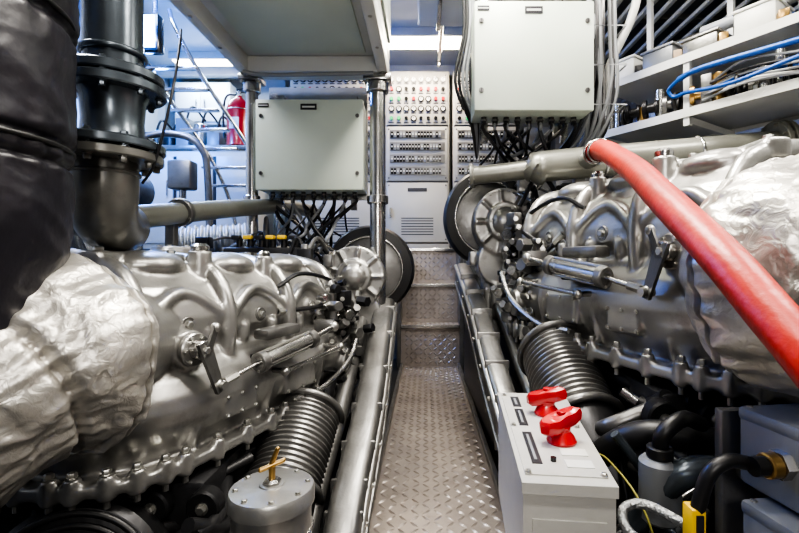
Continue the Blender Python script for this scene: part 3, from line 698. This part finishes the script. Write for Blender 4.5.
for a in [0.05+0.05*i for i in range(30)]:
    k=R(); c=S(a,U(0.02,0.06),1.778); h=U(0.09,0.18)
    if k<0.35: b.cyl(c,c+V((0,0,h)),U(0.018,0.032),random.choice([M_brass,M_steel,M_cast2,M_dark,M_steel]),n=20,bev=0.003)
    elif k<0.7: b.lathe(c+V((0,0,0.075)),uu+vv*0.4,[(0.048,-0.03),(0.048,-0.01),(0.025,-0.01),(0.025,0.03),(0.04,0.03),(0.04,0.045)],random.choice([M_brass,M_cast2,M_steel,M_dark]),18)
    elif k<0.85: b.box(c+V((0,0,h/2)),(0.05,0.06,h),random.choice([M_steel,M_blue,M_cast2,M_dark,M_brass]),0.006,(0,0,U(-60,0)))
    else: b.torus(c+V((0,0,0.07)),uu,0.045,0.012,M_rub)
    q=S(a,U(0.2,0.4),1.778); h=U(0.1,0.22); b.box(q+V((0,0,h/2)),(0.08,0.1,h),random.choice([M_wood,M_dark,M_cast2,M_jbox,M_blue,M_white]),0.006,(0,0,-56))
b.done()
b=B('storage_bins')
for i,a in enumerate([0.12,0.34,0.56,0.80,1.05,1.3]):
    h=U(0.09,0.15); m=[M_white,M_jbox,M_cast2,M_white,M_wireg,M_white][i]
    c=S(a,0.13,2.058)
    b.box(c+V((0,0,h/2)),(0.17,0.2,h),m,0.01,(0,0,-56)); b.box(c+V((0,0,h)),(0.185,0.215,0.015),m,0.005,(0,0,-56))
    b.cyl(S(a,0.38,2.058),S(a,0.38,2.058+U(0.1,0.2)),0.06,random.choice([M_white,M_steel,M_blue]),n=20,bev=0.006)
    b.box(S(a+0.11,0.04,2.058)+V((0,0,0.03)),(0.04,0.05,0.06),random.choice([M_wood,M_brass,M_dark]),0.005,(0,0,-30))
b.tube([S(0.5,0.2,2.24),S(0.9,0.16,2.22),S(1.3,0.14,2.25),S(1.5,0.12,2.22)],0.03,M_wireg,n=16)
b.tube([S(0.3,0.3,2.28),S(0.8,0.26,2.26),S(1.4,0.24,2.30)],0.02,M_steel,n=16)
b.done()
b=B('blue_hose_coil')
b.tube([S(0.5,-0.05,1.93),S(0.62,-0.06,1.945),S(1.0,-0.05,1.93),S(1.25,-0.06,1.92),S(1.5,-0.05,1.9)],0.014,M_blue,n=14)
b.tube([S(0.52,-0.03,1.86),S(0.75,-0.06,1.83),S(1.05,-0.06,1.86),S(1.3,-0.05,1.84),S(1.5,-0.05,1.84)],0.010,M_blue,n=12)
b.tube([S(0.5,-0.05,1.93),S(0.44,-0.03,1.90),S(0.46,-0.02,1.86),S(0.52,-0.03,1.86)],0.010,M_blue,n=12)
b.done()
b=B('shelf_cables')
for i in range(8):
    z=1.80+0.012*i; b.tube([S(0.6+0.05*R(),U(-0.03,0.02),z),S(0.8,U(-0.04,0.0),z+0.04*R()),S(1.1,U(-0.04,0.0),z-0.01),S(1.5,U(-0.03,0.0),z+0.02)],0.006,random.choice([M_white,M_wire,M_wireg,M_blue]),n=8)
b.done()
b=B('ceiling_slat_grille')
for i in range(16):
    x=1.2+i*0.11; z=2.78-i*0.012
    b.box((x,3.1,z),(0.075,3.2,0.022),M_ceil,0.004,(0,-30,0))
for y in (1.8,2.6,3.4,4.3): b.bx(1.15,2.9,y-0.03,y+0.03,2.82,2.86,M_cast2,0.004); b.cyl((1.3,y,2.84),(1.3,y,3.3),0.012,M_steel); b.cyl((2.3,y,2.84),(2.3,y,3.3),0.012,M_steel)
b.bx(1.15,2.95,1.5,4.7,2.9,2.92,M_bulk)
b.done()
b=B('overhead_duct'); b.bx(-0.05,1.05,2.9,3.35,2.75,3.02,M_white,0.02)
for x in (0.1,0.5,0.9): b.bx(x-0.015,x+0.015,2.88,3.37,2.73,3.04,M_steel,0.003); b.cyl((x,3.1,3.02),(x,3.1,3.3),0.01,M_steel)
b.done()
b=B('overhead_pipe_run')
for i,(x,r) in enumerate(((0.15,0.02),(1.05,0.03),(1.15,0.02),(-1.3,0.04),(-1.42,0.03),(-1.6,0.05))):
    b.tube([(x,0.4,3.14),(x,2.5,3.14),(x,4.9,3.14)],r,random.choice([M_steel,M_steel,M_pipe]),n=14)
for y in (0.6,2.2,3.7,4.8):
    for x in (-1.6,-1.3,0.15,1.05): b.cyl((x,y,3.1),(x,y,3.3),0.01,M_steel,n=8)
b.done()

# ---------------------------------------------------------------- emergency control box
E=empty('emergency_shutoff_box')
b=B('housing',E)
f=[V((0.207,0.95,0)),V((0.395,0.93,0)),V((0.48,1.56,0)),V((0.258,1.58,0))]
b.prism([p+V((0,0,0.20)) for p in f],(0,0,0.32),M_ctrl)
c0=sum(f,V((0,0,0)))/4
lid=[c0+(p-c0)*1.03 for p in f]
b.prism([p+V((0,0,0.515)) for p in lid],(0,0,0.024),M_ctrl)
b.prism([c0+(p-c0)*0.92+V((0,0,0.539)) for p in f],(0,0,0.003),M_ctrl)
def q(s,t,z=0.542):
    a=f[0].lerp(f[1],s); c=f[3].lerp(f[2],s); p=a.lerp(c,t); p.z=z; return p
for s,t in ((0.08,0.05),(0.92,0.05),(0.08,0.95),(0.92,0.95),(0.08,0.5),(0.92,0.5)): b.hexb(q(s,t),(0,0,1),0.006,0.007)
for t in (0.10,0.20): b.prism([q(0.55,t),q(0.86,t),q(0.86,t+0.06),q(0.55,t+0.06)],(0,0,0.002),M_white)
for (t0,t1) in ((0.12,0.42),(0.50,0.72),(0.76,0.92)): b.prism([q(0.16,t0),q(0.28,t0),q(0.28,t1),q(0.16,t1)],(0,0,0.002),M_label)
for (t0,t1) in ((0.15,0.39),(0.53,0.69),(0.79,0.89)): b.prism([q(0.20,t0,0.544),q(0.23,t0,0.544),q(0.23,t1,0.544),q(0.20,t1,0.544)],(0,0,0.001),M_wireg)
b.cyl(q(0.42,0.15),q(0.42,0.15,0.551),0.007,M_glass,n=12)
b.prism([f[0].lerp(f[1],0.1)+V((0,-0.004,0.25)),f[0].lerp(f[1],0.9)+V((0,-0.004,0.25)),f[0].lerp(f[1],0.9)+V((0,-0.004,0.46)),f[0].lerp(f[1],0.1)+V((0,-0.004,0.46))],(0,0.004,0),M_ctrl)
for i in range(4): b.cyl(q(0.2+i*0.2,0.5,0.2),q(0.2+i*0.2,0.5,0.12),0.014,M_wire,n=12); b.tube([q(0.2+i*0.2,0.5,0.13),q(0.3+i*0.2,0.5,0.05),q(1.0+0.2*i,0.6,0.0)],0.009,M_wire,n=8)
b.bx(0.36,0.42,1.2,1.3,-0.02,0.2,M_cast2,0.005)
b.done()
for nm,s,t,an in (('red_handle_1',0.62,0.33,25),('red_handle_2',0.60,0.66,-15)):
    b=B(nm,E); p=q(s,t)
    b.lathe(p,(0,0,1),[(0.036,0),(0.038,0.006),(0.032,0.018),(0.022,0.030),(0.024,0.042)],M_redp,24)
    ca,sa=math.cos(math.radians(an)),math.sin(math.radians(an))
    pts=[(-0.052,-0.016),(-0.060,0.006),(-0.05,0.024),(-0.02,0.030),(0.02,0.026),(0.052,0.010),(0.056,-0.012),(0.03,-0.022),(0.0,-0.020),(-0.03,-0.026)]
    def L_(k,z): return [p+V((k*(x*ca-y*sa),k*(x*sa+y*ca),z+0.22*x)) for x,y in pts]
    b.loft([L_(0.84,0.036),L_(1.0,0.042),L_(1.02,0.060),L_(0.92,0.070),L_(0.6,0.074)],M_redp); b.cyl(p+V((0,0,0.07)),p+V((0,0,0.080)),0.012,M_redp,n=16,bev=0.002); b.done()

# ---------------------------------------------------------------- junction boxes, cables bottom right
def jbox(c,size,rot,glands):
    b=B('junction_box')
    b.box(c,size,M_jbox,0.012,(0,0,rot)); b.box(V(c)+V((0,0,size[2]/2)),(size[0]*1.02,size[1]*1.02,0.03),M_jbox,0.01,(0,0,rot))
    Rm=Euler((0,0,math.radians(rot))).to_matrix()
    for sx in (-1,1):
        for sy in (-1,1): b.hexb(V(c)+Rm@V((sx*size[0]*0.42,sy*size[1]*0.42,size[2]/2+0.013)),(0,0,1),0.007,0.005)
    b.box(V(c)+Rm@V((0,-size[1]/2-0.001,0)),(size[0]*0.5,0.003,size[2]*0.4),M_wireg,0.001,(0,0,rot))
    for gy,gz in glands:
        p=V(c)+Rm@V((-size[0]/2,gy,gz)); d=Rm@V((-1,0,0))
        b.cyl(p,p+d*0.02,0.028,M_steel,n=6); b.cyl(p+d*0.02,p+d*0.045,0.024,M_brass,n=20,bev=0.003); b.cyl(p+d*0.045,p+d*0.07,0.018,M_rub,n=16)
    b.done()
jbox((0.785,0.90,0.60),(0.19,0.18,0.15),8,[(-0.02,0.01)])
jbox((0.76,0.85,0.43),(0.2,0.18,0.14),8,[(-0.03,0.0),(0.05,0.0)])
b=B('junction_box_bracket'); b.bx(0.68,0.86,1.03,1.06,-0.02,0.66,M_cast2,0.005); b.bx(0.71,0.75,0.95,1.04,0.51,0.53,M_cast2,0.004); b.done()
b=B('armoured_cable')
b.tube([(0.625,0.875,0.61),(0.585,0.87,0.615),(0.55,0.87,0.59),(0.537,0.88,0.53),(0.53,0.90,0.45),(0.51,0.93,0.3),(0.50,0.95,0.1)],0.014,M_wire,n=14)
b.box((0.531,0.888,0.475),(0.028,0.036,0.09),M_yel,0.004); b.box((0.531,0.868,0.475),(0.014,0.003,0.07),M_label)
b.done()
b=B('coiled_hose')
b.tube([(0.64,0.84,0.45),(0.55,0.84,0.46),(0.46,0.88,0.44),(0.43,0.95,0.43),(0.45,1.02,0.44),(0.5,1.02,0.45),(0.56,0.95,0.44)],0.011,M_braid,n=12)
b.tube([(0.64,0.9,0.43),(0.54,0.88,0.425),(0.47,0.9,0.41),(0.47,0.96,0.40),(0.52,1.0,0.38),(0.56,1.0,0.3)],0.010,M_braid,n=12)
b.done()
random.seed(33)
b=B('bilge_hoses')
def hose(pts,r,m): b.tube(pts,r,m,n=14)
hose([(0.45,1.75,0.1),(0.52,1.45,0.35),(0.62,1.3,0.5),(0.8,1.25,0.5),(1.0,1.25,0.45)],0.04,M_rub)
hose([(0.55,1.2,0.3),(0.62,1.12,0.46),(0.72,1.12,0.48),(0.8,1.15,0.4),(0.82,1.2,0.2)],0.035,M_pipeb)
b.cyl((0.60,1.15,0.34),(0.60,1.15,0.50),0.05,M_jbox,n=24,bev=0.01); b.cyl((0.60,1.15,0.50),(0.60,1.15,0.53),0.032,M_rub,n=20,bev=0.004)
hose([(0.6,1.15,0.52),(0.6,1.13,0.57),(0.66,1.15,0.6),(0.75,1.22,0.56)],0.02,M_rub)
hose([(0.48,1.62,0.2),(0.50,1.35,0.42),(0.50,1.18,0.46),(0.52,1.05,0.4),(0.55,1.0,0.2)],0.0028,M_wyg)
for i in range(32):
    p=V((U(0.5,1.1),U(1.15,1.5),U(0.05,0.3))); e=V((U(0.5,1.2),U(1.2,1.6),U(0.3,0.58)))
    hose([p,p.lerp(e,0.5)+V((U(-.1,.1),U(-.12,0),U(-.05,.1))),e],U(0.008,0.028),random.choice([M_rub,M_dark,M_cast2,M_pipeb,M_rub,M_wireg,M_steel]))
b.lathe((0.92,1.22,0.3),(-0.3,-1,0.2),[(0.16,-0.2),(0.17,0),(0.15,0.03),(0.05,0.05)],M_pipeb,36)
b.torus((0.92,1.2,0.3),(-0.3,-1,0.2),0.172,0.012,M_cast2)
b.done()

# ---------------------------------------------------------------- filter canister bottom-left
b=B('strainer_canister')
c=V((-0.367,1.08,-0.02))
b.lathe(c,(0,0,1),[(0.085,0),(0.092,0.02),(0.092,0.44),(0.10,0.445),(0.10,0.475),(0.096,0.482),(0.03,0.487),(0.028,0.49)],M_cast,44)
for z in (0.1,0.38): b.torus(c+V((0,0,z)),(0,0,1),0.093,0.005,M_steel)
for k in range(8): b.hexb(c+V((0.082*math.cos(k*math.pi/4+0.3),0.082*math.sin(k*math.pi/4+0.3),0.483)),(0,0,1),0.006,0.006)
b.cyl(c+V((0,0,0.485)),c+V((0,0,0.53)),0.008,M_brass,n=14); b.lathe(c+V((0,0,0.485)),(0,0,1),[(0.022,0),(0.022,0.01),(0.016,0.016)],M_steel,6)
b.caps(c+V((-0.024,-0.01,0.525)),c+V((0.024,0.01,0.54)),0.006,M_brass); b.caps(c+V((-0.004,0,0.53)),c+V((0.012,0.004,0.57)),0.006,M_brass)
b.done()
b=B('strainer_outlet_pipe'); b.tube([(-0.46,1.1,0.25),(-0.55,1.12,0.25),(-0.62,1.2,0.22),(-0.7,1.3,0.2)],0.03,M_dark,n=18); b.flange((-0.475,1.1,0.25),(1,0,0),0.045,0.02,M_cast2,6); b.done()
b=B('ribbed_intake_hose')
b.bellows((-0.95,0.84,0.24),(-0.55,0.98,0.20),0.10,M_rub,9,0.010); b.done()
b=B('bilge_side_rail'); b.cyl((-1.2,0.78,0.40),(-0.75,0.80,0.39),0.004,M_yel,n=10); b.cyl((-0.75,0.8,0.39),(-0.75,0.8,-0.02),0.01,M_dark,n=10); b.done()

# ---------------------------------------------------------------- lights
def area(name,loc,size,sy,power,col,rot=(0,0,0)):
    l=bpy.data.lights.new(name,'AREA'); l.shape='RECTANGLE'; l.size=size; l.size_y=sy; l.energy=power; l.color=col
    o=bpy.data.objects.new(name,l); o.location=loc; o.rotation_euler=[math.radians(a) for a in rot]; bpy.context.scene.collection.objects.link(o)
def fixture(x,y,lx,ly):
    b=B('ceiling_light'); b.bx(x-lx/2,x+lx/2,y-ly/2,y+ly/2,3.22,3.3,M_white,0.01); b.bx(x-lx/2+0.03,x+lx/2-0.03,y-ly/2+0.03,y+ly/2-0.03,3.205,3.222,M_lamp,0.003); b.done()
for (x,y,lx,ly,p,col) in ((0.3,1.75,0.5,1.0,100,(1,0.95,0.87)),(-0.05,4.55,0.9,0.3,42,(1,0.86,0.68)),(-2.0,1.9,1.0,0.25,55,(0.95,0.96,1)),(2.0,1.2,1.0,0.25,56,(1,0.95,0.88)),(0.0,0.1,1.4,0.25,62,(1,0.95,0.88)),(-2.2,3.2,0.8,0.3,30,(0.5,0.75,1)),(2.1,1.9,0.8,0.3,28,(1,0.95,0.9)),(-2.4,5.0,0.8,0.2,30,(0.6,0.8,1))):
    fixture(x,y,lx,ly); area('ceiling_lamp',(x,y,3.19),lx,ly,p,col)
area('frontal_fill_light',(0.05,-1.0,1.6),0.4,0.3,18,(1,0.95,0.90),(80,0,0))  # unseen frontal fill added behind the camera, no lamp modelled
def pt(name,loc,p,col,r=0.08):
    l=bpy.data.lights.new(name,'POINT'); l.energy=p; l.color=col; l.shadow_soft_size=r
    o=bpy.data.objects.new(name,l); o.location=loc; bpy.context.scene.collection.objects.link(o)
pt('blue_lamp_glow',(-2.2,3.45,2.8),110,(0.03,0.18,1.0))
pt('blue_lamp_glow_rear',(-2.6,4.3,2.4),50,(0.06,0.28,1.0))
pt('shelf_point_light',(1.3,2.2,2.6),12,(1,0.93,0.85))  # bare point light above the shelves, no fixture
w=bpy.data.worlds.new('w'); bpy.context.scene.world=w; w.use_nodes=True
w.node_tree.nodes['Background'].inputs[0].default_value=(0.5,0.55,0.6,1); w.node_tree.nodes['Background'].inputs[1].default_value=0.2

cam=bpy.data.cameras.new('camera'); co=bpy.data.objects.new('camera',cam); bpy.context.scene.collection.objects.link(co)
co.location=(0,0,1.0); co.rotation_euler=(math.radians(90),0,0)
cam.sensor_width=36; cam.lens=450/799*36; cam.shift_x=-0.0319; cam.shift_y=-0.0056; cam.clip_start=0.05
bpy.context.scene.camera=co
sc=bpy.context.scene
try:
    sc.view_settings.view_transform='AgX'; sc.view_settings.look='AgX - High Contrast'
except Exception as ex: print(ex)
sc.view_settings.exposure=0.3
